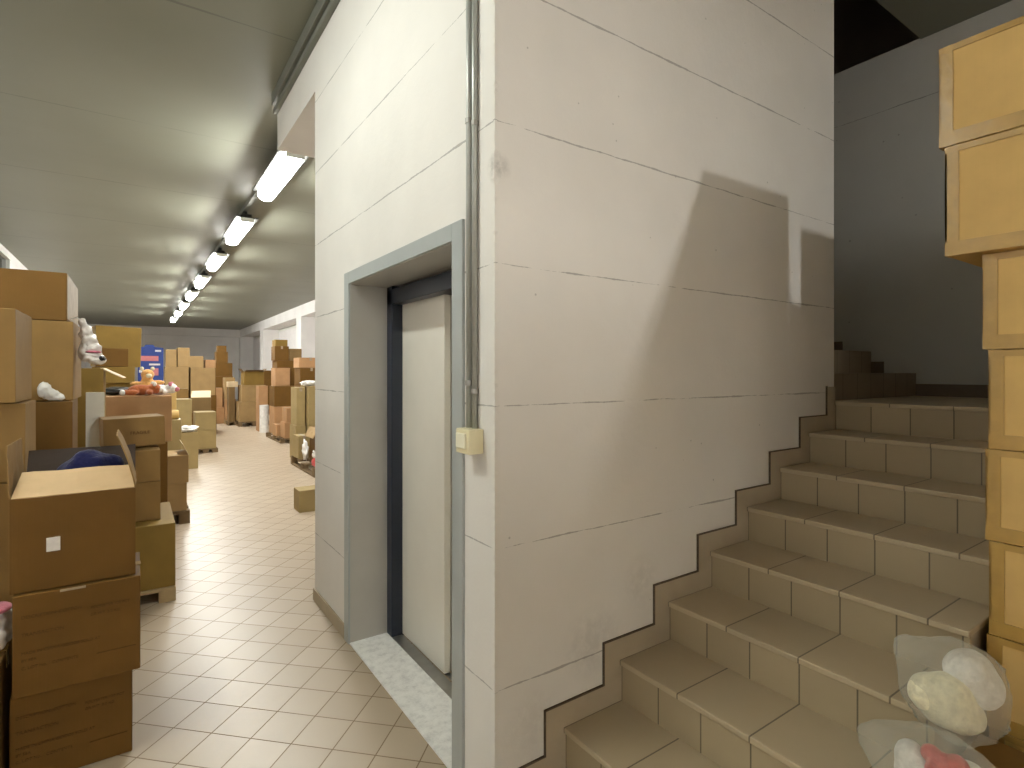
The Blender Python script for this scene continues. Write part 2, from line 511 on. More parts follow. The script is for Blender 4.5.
# ================================================================== THE SETTING
CZ = 4.03
struct(boxes('floor', 'floor', [(-2.3, 5.9, -8.2, 36, -0.1, 0)]))
struct(boxes('ceiling', 'ceiling', [(-2.3, 1.037, -8.2, 36, CZ, CZ + 0.15), (1.037, 5.9, -8.2, 1.62, CZ, CZ + 0.15), (1.037, 5.9, 5.0, 36, CZ, CZ + 0.15), (1.037, 3.44, 3.9, 5.0, CZ, CZ + 0.15)]))
# shaft of painted concrete: opening for the lift in its corridor side
SX, SY, SXE, SYE = 1.037, 1.614, 3.44, 3.94
OY0, OY1, OZ = 1.913, 3.18, 2.104
bm = bmesh.new()
bx(bm, SX, SX + 0.5, SY, OY0, 0, CZ + 1.8)
bx(bm, SX, SX + 0.5, OY1, SYE, 0, CZ + 1.8)
bx(bm, SX, SX + 0.5, OY0, OY1, OZ, CZ + 1.8)
bx(bm, SX + 0.5, SXE, SY, SY + 0.22, 0, CZ + 1.8)
bx(bm, SXE - 0.22, SXE, SY + 0.22, SYE - 0.22, 0, CZ + 1.8)
bx(bm, SX + 0.5, SXE, SYE - 0.22, SYE, 0, CZ + 1.8)
struct(obj('wall_shaft', mesh_from(bm, 'wall_shaft'), 'wall'))
# chipped, gritty arris on the shaft's corner
bm = bmesh.new()
prev = None
zz = 0.0
cr = random.Random(3)
while zz < CZ:
    r1 = 0.004 + 0.007 * cr.random() + (0.008 if abs(zz - 2.31) < 0.05 else 0)
    ring = [bm.verts.new((SX - 0.0005 + a, SY - 0.0005 + b, zz)) for a, b in ((-r1 * .5, r1), (-r1 * .6, -r1 * .6), (r1, -r1 * .5), (r1, r1))]
    if prev:
        for k in range(4): bm.faces.new((prev[k], prev[(k + 1) % 4], ring[(k + 1) % 4], ring[k]))
    prev = ring
    zz += 0.012 + 0.01 * cr.random()
bmesh.ops.recalc_face_normals(bm, faces=bm.faces)
struct(obj('trim_corner', mesh_from(bm, 'arris'), 'wall'))
# dropped slab past the shaft
struct(boxes('beam_drop', 'wall', [(SX, 1.9, SYE, 5.17, 3.55, CZ)]))
# other walls
struct(boxes('wall_left', 'plaster', [(-2.3, -2.1, -8.2, 36, 0, 3.2), (-2.3, -2.1, -8.2, 36, 3.92, CZ), (-2.3, -2.1, -8.2, 4.0, 3.2, 3.92), (-2.3, -2.1, 15.0, 36, 3.2, 3.92)]))
struct(boxes('wall_end', 'plaster', [(-2.1, 5.9, 35.5, 35.7, 0, CZ), (-2.1, 5.0, 35.1, 35.5, 3.6, CZ)]))
struct(boxes('wall_back', 'plaster', [(-2.1, 5.9, -8.2, -8.0, 0, CZ)]))
struct(boxes('wall_hall_and_light_block', 'plaster', [(3.28, 5.7, -3.1, -3.0, 0, 3.40), (5.7, 5.9, -8.0, 0.5, 0, CZ)]))  # first slab: added unseen partition that shades the stairwell wall; second: hall side
# stairwell: far wall, low side wall of the landing, upper dark hall
FX = 4.75
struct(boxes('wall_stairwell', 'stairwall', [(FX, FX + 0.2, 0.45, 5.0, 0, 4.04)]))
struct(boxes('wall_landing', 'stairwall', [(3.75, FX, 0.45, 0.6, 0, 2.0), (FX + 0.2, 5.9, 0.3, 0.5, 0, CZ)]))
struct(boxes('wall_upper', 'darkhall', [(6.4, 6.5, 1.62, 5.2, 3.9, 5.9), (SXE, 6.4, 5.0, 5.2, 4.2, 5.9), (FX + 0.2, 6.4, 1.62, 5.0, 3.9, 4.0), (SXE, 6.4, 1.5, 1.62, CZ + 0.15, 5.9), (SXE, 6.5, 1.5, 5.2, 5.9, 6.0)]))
struct(boxes('wall_behind', 'plaster', [(1.95, 5.75, 5.0, 5.17, 0, CZ)]))
# right wall of the corridor: beam over deep window bays between piers
bm = bmesh.new()
bx(bm, 5.0, 5.75, 5.17, 35.5, 3.62, CZ)
for y0, y1 in ((5.2, 6.6), (13.4, 14.1), (20.9, 21.6), (28.1, 28.9), (34.9, 35.5)):
    bx(bm, 5.0, 5.75, y0, y1, 0, 3.62)
bx(bm, 5.75, 5.9, 5.17, 35.5, 0, CZ)
struct(obj('wall_right', mesh_from(bm, 'wall_right'), 'plaster'))
for i, (y0, y1) in enumerate(((14.1, 20.9), (21.6, 28.1), (28.9, 34.9))):
    wroot = struct(empty('window_%d' % (i + 2), (5.72, (y0 + y1) / 2, 0.9)))
    hl = (y1 - y0) / 2
    boxes('window_frame', 'winframe', [(-0.03, 0.03, -hl, hl, 0, 0.08), (-0.03, 0.03, -hl, hl, 2.62, 2.7), (-0.03, 0.03, -hl, -hl + .08, .08, 2.62), (-0.03, 0.03, hl - .08, hl, .08, 2.62)], wroot)
    # vertical strip blinds, each strip slightly folded
    bm = bmesh.new()
    n = int((2 * hl - 0.2) / 0.25)
    for k in range(n):
        ya = -hl + 0.1 + k * (2 * hl - 0.2) / n
        prism(bm, [(-0.04, ya), (-0.055, ya + 0.12), (-0.04, ya + 0.245), (-0.036, ya + 0.245), (-0.05, ya + 0.12), (-0.036, ya)], 2, 0.1, 2.6)
    obj('blind', mesh_from(bm, 'blind'), 'blind', wroot)
# strip window high in the left wall
wroot = struct(empty('window_1', (-2.15, 9.5, 3.2)))
boxes('window_frame', 'winframe', [(-0.05, 0.07, -5.5, 5.5, 0, 0.06), (-0.05, 0.07, -5.5, 5.5, 0.66, 0.72)] + [(-0.05, 0.06, -5.5 + k * 1.56, -5.44 + k * 1.56, 0.06, 0.66) for k in range(8)], wroot)
boxes('pane', 'glass', [(-0.02, 0.0, -5.5, 5.5, 0.06, 0.66)], wroot)
# baseboards
struct(boxes('baseboard_corridor', 'skirt', [(SX - 0.012, SX, 3.262, SYE, 0, 0.082), (SX - 0.012, SX, SY, 1.82, 0, 0.082), (SX - 0.012, SX + .8, SYE, SYE + 0.012, 0, 0.082)], bevel=0.002))
struct(boxes('baseboard_left', 'skirt', [(-2.1, -2.088, -8, 35.5, 0, 0.082)]))
# trunking along the top of the shaft wall
struct(boxes('trim_1', 'trunk', [(SX - 0.05, SX, -0.2 + SY, 5.17, 3.93, 4.03)], bevel=0.004))
struct(boxes('trim_2', 'trunk', [(SX - 0.035, SX, -0.2 + SY, 5.17, 3.86, 3.905)], bevel=0.004))

# ------------------------------------------------------------------ lift door
door = struct(empty('door_1', (0, 0, 0)))
pr = 0.012
boxes('casing', 'frame', [(SX - pr, SX + 0.004, OY1, OY1 + 0.078, 0, OZ + 0.07), (SX - pr, SX + 0.004, OY0 - 0.085, OY0, 0, OZ + 0.07), (SX - pr, SX + 0.004, OY0, OY1, OZ, OZ + 0.07)], door, bevel=0.003)
boxes('lining', 'lining', [(SX, 1.262, OY1 - 0.003, OY1, 0, OZ), (SX, 1.262, OY0, OY0 + 0.003, 0, OZ), (SX, 1.262, OY0, OY1, OZ - 0.003, OZ)], door)
boxes('portal', 'navy', [(1.262, 1.42, OY1 - 0.075, OY1, 0, OZ), (1.262, 1.42, OY0, OY0 + 0.06, 0, OZ), (1.262, 1.42, OY0, OY1, 1.995, OZ - 0.02)], door, bevel=0.003)
boxes('leaf', 'leaf', [(1.331, 1.369, 2.562, OY1 - 0.02, 0.012, 2.02)], door, bevel=0.003)
boxes('leaf', 'leaf', [(1.378, 1.41, OY0 + 0.01, 2.64, 0.012, 2.02)], door, bevel=0.003)
boxes('threshold', 'steel', [(1.262, 1.328, OY0, OY1, 0, 0.008), (1.345, 1.37, OY0, OY1, 0, 0.006), (1.385, 1.42, OY0, OY1, 0, 0.008)], door)
boxes('marble_sill', 'marble', [(SX - 0.004, 1.262, OY0, OY1, 0, 0.009)], door, bevel=0.002)
boxes('cabin_back', 'navy', [(1.43, 1.46, OY0 - 0.05, OY1 + 0.05, 0, OZ)], door)

# ------------------------------------------------------------------ stairs
G0, RISE, GO = 1.344, 0.1675, 0.2985
EDGE = 0.63
stair = struct(empty('staircase', (0, 0, 0)))
NX = [G0 + GO * (k - 1) for k in range(0, 9)]            # nosing X of step k
NZ = [0.2425 + RISE * (k - 1) for k in range(0, 9)]
bm = bmesh.new()
pts = [(NX[0] + 0.02, 0)]
for k in range(0, 9):
    pts.append((NX[k] + 0.02, NZ[k] - 0.022))
    if k < 8: pts.append((NX[k + 1] + 0.02, NZ[k] - 0.022))
pts += [(FX, NZ[8] - 0.022), (FX, 0)]
prism(bm, pts, 1, EDGE + 0.01, SY - 0.0)
obj('stair_core', mesh_from(bm, 'core'), 'skirt', stair)
for k in range(0, 8):
    boxes('tread', 'tread', [(NX[k] - 0.004, NX[k + 1] + 0.012, EDGE, SY, NZ[k] - 0.022, NZ[k])], stair, bevel=0.004)
    z0 = NZ[k - 1] if k else 0.0
    boxes('riser', 'riser', [(NX[k] + 0.006, NX[k] + 0.02, EDGE, SY, z0, NZ[k] - 0.02)], stair)
boxes('riser', 'riser', [(NX[8] + 0.006, NX[8] + 0.02, EDGE, SY, NZ[7], NZ[8] - 0.02)], stair)
boxes('landing', 'tread', [(NX[8] - 0.004, FX, EDGE, 1.66, NZ[8] - 0.022, NZ[8])], stair, bevel=0.004)
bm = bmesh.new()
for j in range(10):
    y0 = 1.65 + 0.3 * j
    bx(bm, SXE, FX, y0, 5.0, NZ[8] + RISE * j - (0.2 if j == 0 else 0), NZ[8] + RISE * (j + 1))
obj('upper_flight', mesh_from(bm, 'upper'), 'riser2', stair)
# stepped skirting on the shaft wall, with its grout bead
def stepline(dz, dx):
    out = []
    for k in range(0, 9):
        out.append((NX[k] - dx, NZ[k] + dz))
        if k < 8: out.append((NX[k + 1] - dx, NZ[k] + dz))
    return out
up = stepline(0.0875, 0.088)
lo = stepline(-0.01, -0.015)
bm = bmesh.new()
prism(bm, [(NX[0] - 0.05, 0)] + [(max(u, NX[0] - 0.05), v) for u, v in up if u < 3.36] + [(3.436, up[-1][1]), (3.436, lo[-1][1])] + lo[::-1] + [(lo[0][0], 0)], 1, SY - 0.010, SY)
obj('skirting', mesh_from(bm, 'skirting'), 'skirt', stair)
bm = bmesh.new()
for (a, b), (c, d) in zip(up, up[1:]):
    if c > 3.40: break
    bx(bm, min(a, c) - 0.0055, max(a, c) + 0.001, SY - 0.009, SY - 0.0005, min(b, d) - 0.001, max(b, d) + 0.0055)
obj('grout_bead', mesh_from(bm, 'bead'), 'grout', stair)
bm = bmesh.new()
for j in range(7):
    y0 = 1.56 + 0.3 * j if j else 0.6
    bx(bm, FX - 0.012, FX, y0, 1.56 + 0.3 * (j + 1), NZ[8] + RISE * max(0, j - 1) - 0.02, NZ[8] + RISE * j + 0.088)
obj('skirting', mesh_from(bm, 'skirting'), 'skirt2', stair)

# ------------------------------------------------------------------ conduits and light switch on the shaft wall
def conduit(label, y, x, z0, z1, r, clips, mat='zinc'):
    bm = bmesh.new()
    tube(bm, [(0, 0, z0), (0, 0, z1)], r)
    o = obj('conduit', mesh_from(bm, 'conduit'), mat, smooth=False)
    for p in o.data.polygons: p.use_smooth = len(p.vertices) == 4
    o.location = (x, y, 0)
    tag(o, label, 'conduit', 'conduits beside the lift')
    for z in clips:
        bm = bmesh.new()
        tube(bm, [(0, 0, z - 0.009), (0, 0, z + 0.009)], r + 0.003)
        bx(bm, 0, SX - x, -0.006, 0.006, z - 0.009, z + 0.009)
        obj('clip', mesh_from(bm, 'clip'), 'steel', o)
    return o
conduit('grey vertical conduit nearest the lift frame, running up from the switch box', 1.768, SX - 0.015, 1.384, 3.9, 0.0125, (1.55, 2.52, 3.3))
conduit('slimmer grey vertical conduit nearest the wall corner, above the switch box', 1.733, SX - 0.0125, 1.384, 3.9, 0.0105, (1.52, 2.5, 3.3))
sw = empty('light_switch', (SX, 1.738, 1.295))
tag(sw, 'cream surface-mounted light switch box on the white concrete corner', 'light switch')
boxes('back_box', 'cream', [(-0.062, 0, -0.048, 0.048, 0, 0.089)], sw, bevel=0.004)
boxes('rocker', 'rocker', [(-0.070, -0.060, -0.030, 0.036, 0.020, 0.074)], sw, bevel=0.003)

# ------------------------------------------------------------------ lamps
def lamp(label, x, y, z, tubemat, group, reflector=False):
    o = empty('fluorescent_lamp', (x, y, z))
    tag(o, label, 'lamp', group)
    if not reflector:
        boxes('housing', 'dimhousing', [(-0.15, 0.15, -0.785, 0.785, 0.03, 0.04), (-0.06, 0.06, -0.77, 0.77, 0.04, 0.0845), (-0.025, 0.025, -0.6, 0.6, 0.0845, 0.1645)], o, bevel=0.002)
        bm = bmesh.new()
        n = 8
        pts = [(0.085 * math.cos(math.pi + math.pi * k / n), -0.03 + 0.05 * math.sin(math.pi + math.pi * k / n)) for k in range(n + 1)]
        pts += [(0.085, 0.029), (-0.085, 0.029)]
        prism(bm, pts, 1, -0.755, 0.755)
        obj('diffuser', mesh_from(bm, 'diffuser'), tubemat, o)
        for s in (-1, 1):
            boxes('end_cap', 'winframe', [(-0.09, 0.09, min(s * .756, s * .775), max(s * .756, s * .775), -0.035, 0.0295)], o)
    else:
        bm = bmesh.new()
        prism(bm, [(-0.15, -0.005), (-0.10, 0.06), (0.10, 0.06), (0.15, -0.005), (0.14, -0.005), (0.094, 0.052), (-0.094, 0.052), (-0.14, -0.005)], 1, -0.80, 0.80)
        for e in (-0.80, 0.79): bx(bm, -0.14, 0.14, e, e + 0.01, -0.05, 0.055)
        for e in (-0.6, 0.6): bx(bm, -0.02, 0.02, e - 0.02, e + 0.02, 0.06, CZ - z)
        obj('reflector', mesh_from(bm, 'reflector'), 'winframe', o)
        for s in (-1, 1):
            bm = bmesh.new()
            tube(bm, [(s * 0.045, -0.77, -0.022), (s * 0.045, 0.77, -0.022)], 0.019)
            obj('tube', mesh_from(bm, 'tube'), tubemat, o)
    return o
names = ['nearest and largest glowing lamp of the ceiling row, by the white shaft', 'second glowing lamp of the ceiling row beyond the shaft', 'third glowing lamp of the ceiling row counted from the shaft', 'fourth glowing lamp of the ceiling row counted from the shaft', 'fifth glowing lamp of the ceiling row counted from the shaft', 'sixth glowing lamp of the ceiling row counted from the shaft', 'seventh glowing lamp of the ceiling row, last but one before the end wall', 'last and smallest glowing lamp of the ceiling row towards the end wall']
for k, nm in enumerate(names):
    lamp(nm, 1.345, 6.62 + 2.9 * k, 3.80, 'tube_far', 'lamps in the corridor row')
tr = boxes('cable_tray', 'trunk', [(-0.03, 0.03, -11.6, 11.6, 0, 0.065)], loc=(1.345, 17.2, 3.965))
tag(tr, 'dark straight cable tray linking the glowing ceiling lamps', 'cable tray')
lamp('white reflector lamp on the ceiling over the near end of the corridor', -0.85, 2.75, 3.84, 'tube_near', 'lamps behind the camera', True)
lamp('white reflector lamp on the ceiling of the hall behind the camera', 2.88, -5.5, 3.86, 'tube_back', 'lamps behind the camera', True)

# ================================================================== LEFT STACKS
GL = 'cartons stacked along the left of the aisle'
GF = 'cartons in the printed front stack'
A1 = carton('printed brown carton standing on the floor at the bottom of the front left stack', -0.395, -0.008, 2.80, 3.17, 0, 0.345, 'brown', 0, GF)
A2 = carton('printed brown carton in the middle of the front left stack, under the open one', -0.385, 0.02, 2.78, 3.15, 0.347, 0.738, 'brown', 0, GF)
def prints(box, wd, dp, ht, txts):
    for s, x, z, size in txts:
        me = text_mesh(s, size)
        obj('printed_text', me, 'ink', box, loc=(x, -dp / 2 - 0.0002, z), rot=(R(90), 0, 0))
T2 = [('DESCRIPTION: COTTON', -.175, .300, .0165), ('TRANSACTION', -.175, .232, .0185), ('MADE IN CHINA GOODS SOLD AT', -.175, .163, .0155), ('BY SEA', -.175, .136, .0145),
      ('C. LOT No. / CONTENTS', -.175, .106, .0155), ('POLYESTER 100 PCT', .035, .290, .0145), ('GR.WT  5.0 KG', .035, .262, .0145)]
prints(A2, .405, .37, .391, T2)
boxes('printed_rule', 'ink', [(.055, .185, -.1856, -.1845, .104, .107)], A2)
prints(A1, .387, .37, .345, [(s, x, z * .86 + .0, size) for s, x, z, size in T2])
boxes('printed_rule', 'ink', [(.05, .175, -.1856, -.1845, .089, .092)], A1)
# pale strip coloured as the glint of tape between the two upper cartons
boxes('packing_tape', 'clear_tape', [(-.06, .02, -.1866, -.182, .380, .388)], A2)

# open carton on top
def open_carton(label, x0, x1, y0, y1, z0, z1, tone, group):
    wd, dp, ht = x1 - x0, y1 - y0, z1 - z0
    hx, hy = wd / 2, dp / 2
    o = empty('open_cardboard_box', ((x0 + x1) / 2, (y0 + y1) / 2, z0), R(0))
    tag(o, label, 'box', group)
    th = 0.006
    bm = bmesh.new()
    bmesh.ops.create_cube(bm, size=1.0)
    bmesh.ops.delete(bm, geom=[f for f in bm.faces if f.normal.z > 0.5], context='FACES')
    bmesh.ops.subdivide_edges(bm, edges=bm.edges[:], cuts=6, use_grid_fill=True)
    for v in bm.verts:
        q = v.co.copy()
        s = Vector((q.x * wd, q.y * dp, (q.z + 0.5) * ht))
        for i in range(2):
            if abs(abs(q[i]) - 0.5) < 1e-4:
                s[i] += (0.004 * noise.noise(s * 6)) * (0.5 + q.z) * (1 - (2 * q[1 - i]) ** 4) - math.copysign(0.005 * (1 - (2 * q[1 - i]) ** 2) * (0.7 - abs(q.z)), q[i])
        if q.z > 0.49: s.z += 0.004 * noise.noise(Vector((s.x * 9, s.y * 9, 3)))
        v.co = s
    body = obj('body', mesh_from(bm, 'open_body'), tone, o)
    md = body.modifiers.new('thick', 'SOLIDIFY'); md.thickness = th; md.offset = -1
    return o, hx, hy, ht
A3, hx, hy, ht = open_carton('open brown carton with raised flaps on top of the front left stack', -0.393, 0.002, 2.80, 3.18, 0.742, 1.105, 'brown', GF)
def flap(parent, p0, p1, out, length, mat, th=0.005, curl=0.0, taper=0.02):
    """A flap hinged on edge p0-p1, reaching along out (unit vector) for length, with a slight curl."""
    p0, p1, out = Vector(p0), Vector(p1), Vector(out).normalized()
    e = (p1 - p0).normalized()
    nrm = e.cross(out).normalized()
    bm = bmesh.new()
    nu, nv = 10, 6
    g = [[None] * (nv + 1) for _ in range(nu + 1)]
    for i in range(nu + 1):
        for j in range(nv + 1):
            u, t = i / nu, j / nv
            a = p0 + e * taper * t; b = p1 - e * taper * t
            q = a.lerp(b, u) + out * length * t + nrm * (curl * t * t + 0.004 * noise.noise(Vector((u * 5, t * 4, length * 30))))
            g[i][j] = bm.verts.new(q)
    for i in range(nu):
        for j in range(nv):
            bm.faces.new((g[i][j], g[i + 1][j], g[i + 1][j + 1], g[i][j + 1]))
    o = obj('flap', mesh_from(bm, 'flap'), mat, parent)
    md = o.modifiers.new('thick', 'SOLIDIFY'); md.thickness = th; md.offset = 0
    return o
f1 = flap(A3, (-hx + .004, -hy, ht), (hx - .004, -hy, ht), (0, 0.87, 0.46), 0.175, 'flapcol', taper=0.012, curl=-0.008)
flap(A3, (-hx, hy, ht), (hx, hy, ht), (0, 0.55, 0.85), 0.155, 'inner', taper=0.0)
flap(A3, (-hx, -hy, ht), (-hx, hy, ht), (-0.12, 0, 0.99), 0.20, 'kraft', taper=0.03, curl=0.012)
flap(A3, (hx, -hy, ht), (hx, hy, ht), (-0.16, 0, 0.98), 0.225, 'kraft', taper=0.03, curl=-0.03)
boxes('shipping_label', 'paper', [(-.09, -.048, -hy - .0022, -hy + .006, .145, .198)], A3)
# dark lining of what lies inside
bm = bmesh.new()
blob(bm, (-0.2, 2.99, 0.98), (0.17, 0.16, 0.07), 4, 5, 0.25, 3)
dk = obj('folded_cloth', mesh_from(bm, 'cloth'), 'black', smooth=True)
tag(dk, 'black folded cloth lying low inside the open carton', 'cloth', 'clothes in the open carton')
bm = bmesh.new()
blob(bm, (-0.155, 3.075, 1.13), (0.125, 0.07, 0.105), 4, 2, 0.16, 1.8)
nv_ = obj('navy_garment', mesh_from(bm, 'garment'), 'navycloth', smooth=True)
tag(nv_, 'navy blue garment bulging out of the open carton', 'garment', 'clothes in the open carton')

carton('small brown carton half cut off at the left edge beside the printed stack', -0.80, -0.415, 2.74, 3.10, 0, 0.50, 'kraft', 0, GL)
bm = bmesh.new()
blob(bm, (-0.478, 2.92, 0.585), (0.085, 0.10, 0.084), 4, 2, 0.3, 2.6)
o = obj('crumpled_bag', mesh_from(bm, 'bag'), 'bagskin', smooth=True)
tag(o, 'pale plastic bag at the left edge beside the printed stack', 'bag')
plush_part('pink_print', 'pink_plush', [((-0.445, 2.90, 0.668), (0.05, 0.06, 0.018))], o, 0.008)
# column behind, at the left edge
carton('tall plain brown carton at the far left edge, at the foot of its column', -0.95, -0.43, 3.22, 3.66, 0, 0.56, 'brown', 0, GL)
carton('plain brown carton second from the floor at the far left edge', -0.95, -0.425, 3.22, 3.66, 0.561, 1.105, 'kraft', 0, GL)
carton('brown carton at the left edge behind the raised flaps of the open one', -0.93, -0.405, 3.22, 3.64, 1.107, 1.452, 'kraft', 1.5, GL, 'topy')
carton('brown carton on top at the left edge, below the widest top carton', -0.96, -0.428, 3.20, 3.66, 1.455, 1.868, 'kraft', 0, GL, 'topy', 'clear_tape')
# next column: wide carton on top of two
carton('tall plain brown carton at floor level behind the left-edge column', -0.75, -0.30, 3.85, 4.50, 0, 1.05, 'brown', 0, GL)
carton('olive brown carton under the plain square-faced one in the tall left column', -0.78, -0.292, 3.84, 4.50, 1.052, 1.43, 'brown', 2.0, GL, 'topy')
carton('plain square-faced brown carton in the tall left column, under the widest carton', -0.80, -0.285, 3.94, 4.50, 1.432, 1.875, 'kraft', 0, GL, None)
Cb = carton('widest brown carton at the very top of the tall left column', -1.15, -0.312, 3.94, 4.62, 1.877, 2.145, 'brown', 0, GL, 'topy')
boxes('packing_tape', 'clear_tape', [(.415, .4205, -.335, .335, .012, .26)], Cb)
# white bag wedged on the ledge and a plush toy hanging
bm = bmesh.new()
blob(bm, (-0.405, 3.88, 1.492), (0.030, 0.03, 0.045), 3, 3, 0.5, 2.6)
blob(bm, (-0.375, 3.885, 1.468), (0.034, 0.03, 0.030), 3, 8, 0.5, 2.6)
blob(bm, (-0.345, 3.89, 1.452), (0.028, 0.026, 0.020), 3, 5, 0.5, 2.6)
o = obj('crumpled_bag', mesh_from(bm, 'bag'), 'whitefilm', smooth=True)
md = o.modifiers.new('one_skin', 'REMESH'); md.mode = 'VOXEL'; md.voxel_size = 0.006; md.use_smooth_shade = True
tag(o, 'small crumpled white plastic bag squeezed between two brown cartons at left', 'bag')
pt = empty('crumpled_bag', (-0.245, 4.14, 1.625))
tag(pt, 'white crumpled bag with pink stripe and black patch hanging beside the tall left column', 'bag')
bm = bmesh.new()
for i, (c, r) in enumerate((((-0.012, 0, 0.262), (0.020, 0.022, 0.024)), ((-0.004, 0, 0.235), (0.016, 0.018, 0.03)), ((0.004, 0, 0.195), (0.034, 0.04, 0.045)), ((0.022, 0.0, 0.150), (0.042, 0.05, 0.045)), ((0.036, 0.0, 0.110), (0.046, 0.05, 0.035)), ((0.030, 0, 0.060), (0.060, 0.055, 0.036)), ((0.055, 0, 0.035), (0.045, 0.05, 0.026)), ((-0.005, 0, 0.09), (0.03, 0.05, 0.05)))):
    blob(bm, c, r, 4, i * 3, 0.30, 1.6)
bo = obj('body', mesh_from(bm, 'bag'), 'bagskin', pt, smooth=True)
md = bo.modifiers.new('one_skin', 'REMESH'); md.mode = 'VOXEL'; md.voxel_size = 0.005; md.use_smooth_shade = True
bm = bmesh.new()
tube(bm, [(-0.012, 0, 0.27), (-0.04, 0, 0.287), (-0.075, 0, 0.276)], 0.004, 6)
obj('tie', mesh_from(bm, 'tie'), 'whitefilm', pt)
plush_part('stripe', 'pink_plush', [((0.04, -0.035, 0.084), (0.042, 0.028, 0.009))], pt, 0.005)
plush_part('dark_patch', 'black_plush', [((0.082, -0.02, 0.046), (0.02, 0.035, 0.018))], pt, 0.005)
# pallet load beside the aisle (second group)
pallet('pale wooden pallet under the carton beside the front left stack', -0.45, 0.235, 4.48, 5.28, 0.095, 'wood')
carton('brown carton resting on the pale pallet beside the front left stack', -0.43, 0.235, 4.5, 5.26, 0.097, 0.535, 'olive', 0, GL, 'topy', 'clear_tape', tops=True)
carton('upright brown carton just behind the open carton, lower of two', -0.33, 0.152, 4.66, 5.08, 0.538, 0.812, 'kraft', 0, GL, None)
carton('upright brown carton just behind the open carton, upper of two', -0.33, 0.148, 4.66, 5.08, 0.814, 1.035, 'kraft', 0.8, GL, 'topx')
Hb = carton('tilted wide brown carton on top, behind the navy garment', -0.20, 0.172, 4.80, 5.10, 1.05, 1.262, 'kraft', 7, GL, None, tilt=(0, -1.5))
prints(Hb, .372, .30, .212, [('FRAGILE', -.03, .09, .032)])
bm = bmesh.new()
blob(bm, (-0.06, 4.72, 1.054), (0.045, 0.03, 0.018), 3, 4, 0.4, 2.5)
o = obj('crumpled_bag', mesh_from(bm, 'bag'), 'whitefilm', smooth=True)
tag(o, 'small white plastic scrap lying in front of the tilted wide carton', 'bag')
wb = boxes('foam_board', 'white_board', [(-.055, .055, -.012, .012, 0, .90)], bevel=0.003, loc=(-0.245, 5.13, 0.54), rot=(R(2), 0, R(4)))
tag(wb, 'narrow white foam board standing upright behind the tall left column', 'board')
S_ = carton('yellowish narrow carton behind the white bag hanging at left', -0.42, -0.20, 5.30, 5.7, 0, 1.62, 'olive', 0, GL, None)
flap(S_, (0.09, -0.2, 1.62), (0.11, 0.2, 1.62), (0.9, 0, -0.5), 0.16, 'pale', taper=0.03)
# olive wide pair on the dark pallet
pallet('dark pallet on the left under a pair of olive brown cartons', -0.1, 0.478, 6.68, 7.35, 0.135, 'wood_dark')
carton('olive brown carton on the dark pallet, lower of the pair by the aisle', 0.0, 0.452, 6.70, 7.20, 0.137, 0.425, 'mid', 0, GL, 'topy', tops=True)
Lb = carton('olive brown carton with a loose top flap, upper of the pair by the aisle', 0.0, 0.468, 6.70, 7.20, 0.427, 0.715, 'mid', 0, GL, None, tops=True)
flap(Lb, (0.232, -0.25, 0.288), (0.232, 0.25, 0.288), (-0.4, 0, 0.9), 0.13, 'pale', taper=0.03)
carton('light brown carton behind the olive brown pair, lower of its stack', 0.0, 0.46, 7.5, 7.95, 0, 0.66, 'sage', 0, GL, None)
carton('light brown carton behind the olive brown pair, upper of its stack', 0.02, 0.452, 7.5, 7.95, 0.662, 1.03, 'sage', 0, GL, 'topx')
bm = bmesh.new()
tube(bm, [(-0.05, 0, 0.055), (0.05, 0.02, 0.055)], 0.055, 16)
o = obj('paper_roll', mesh_from(bm, 'roll'), 'tan', loc=(0.37, 7.6, 1.032), smooth=False)
tag(o, 'short brown paper roll lying on the light brown carton', 'roll')
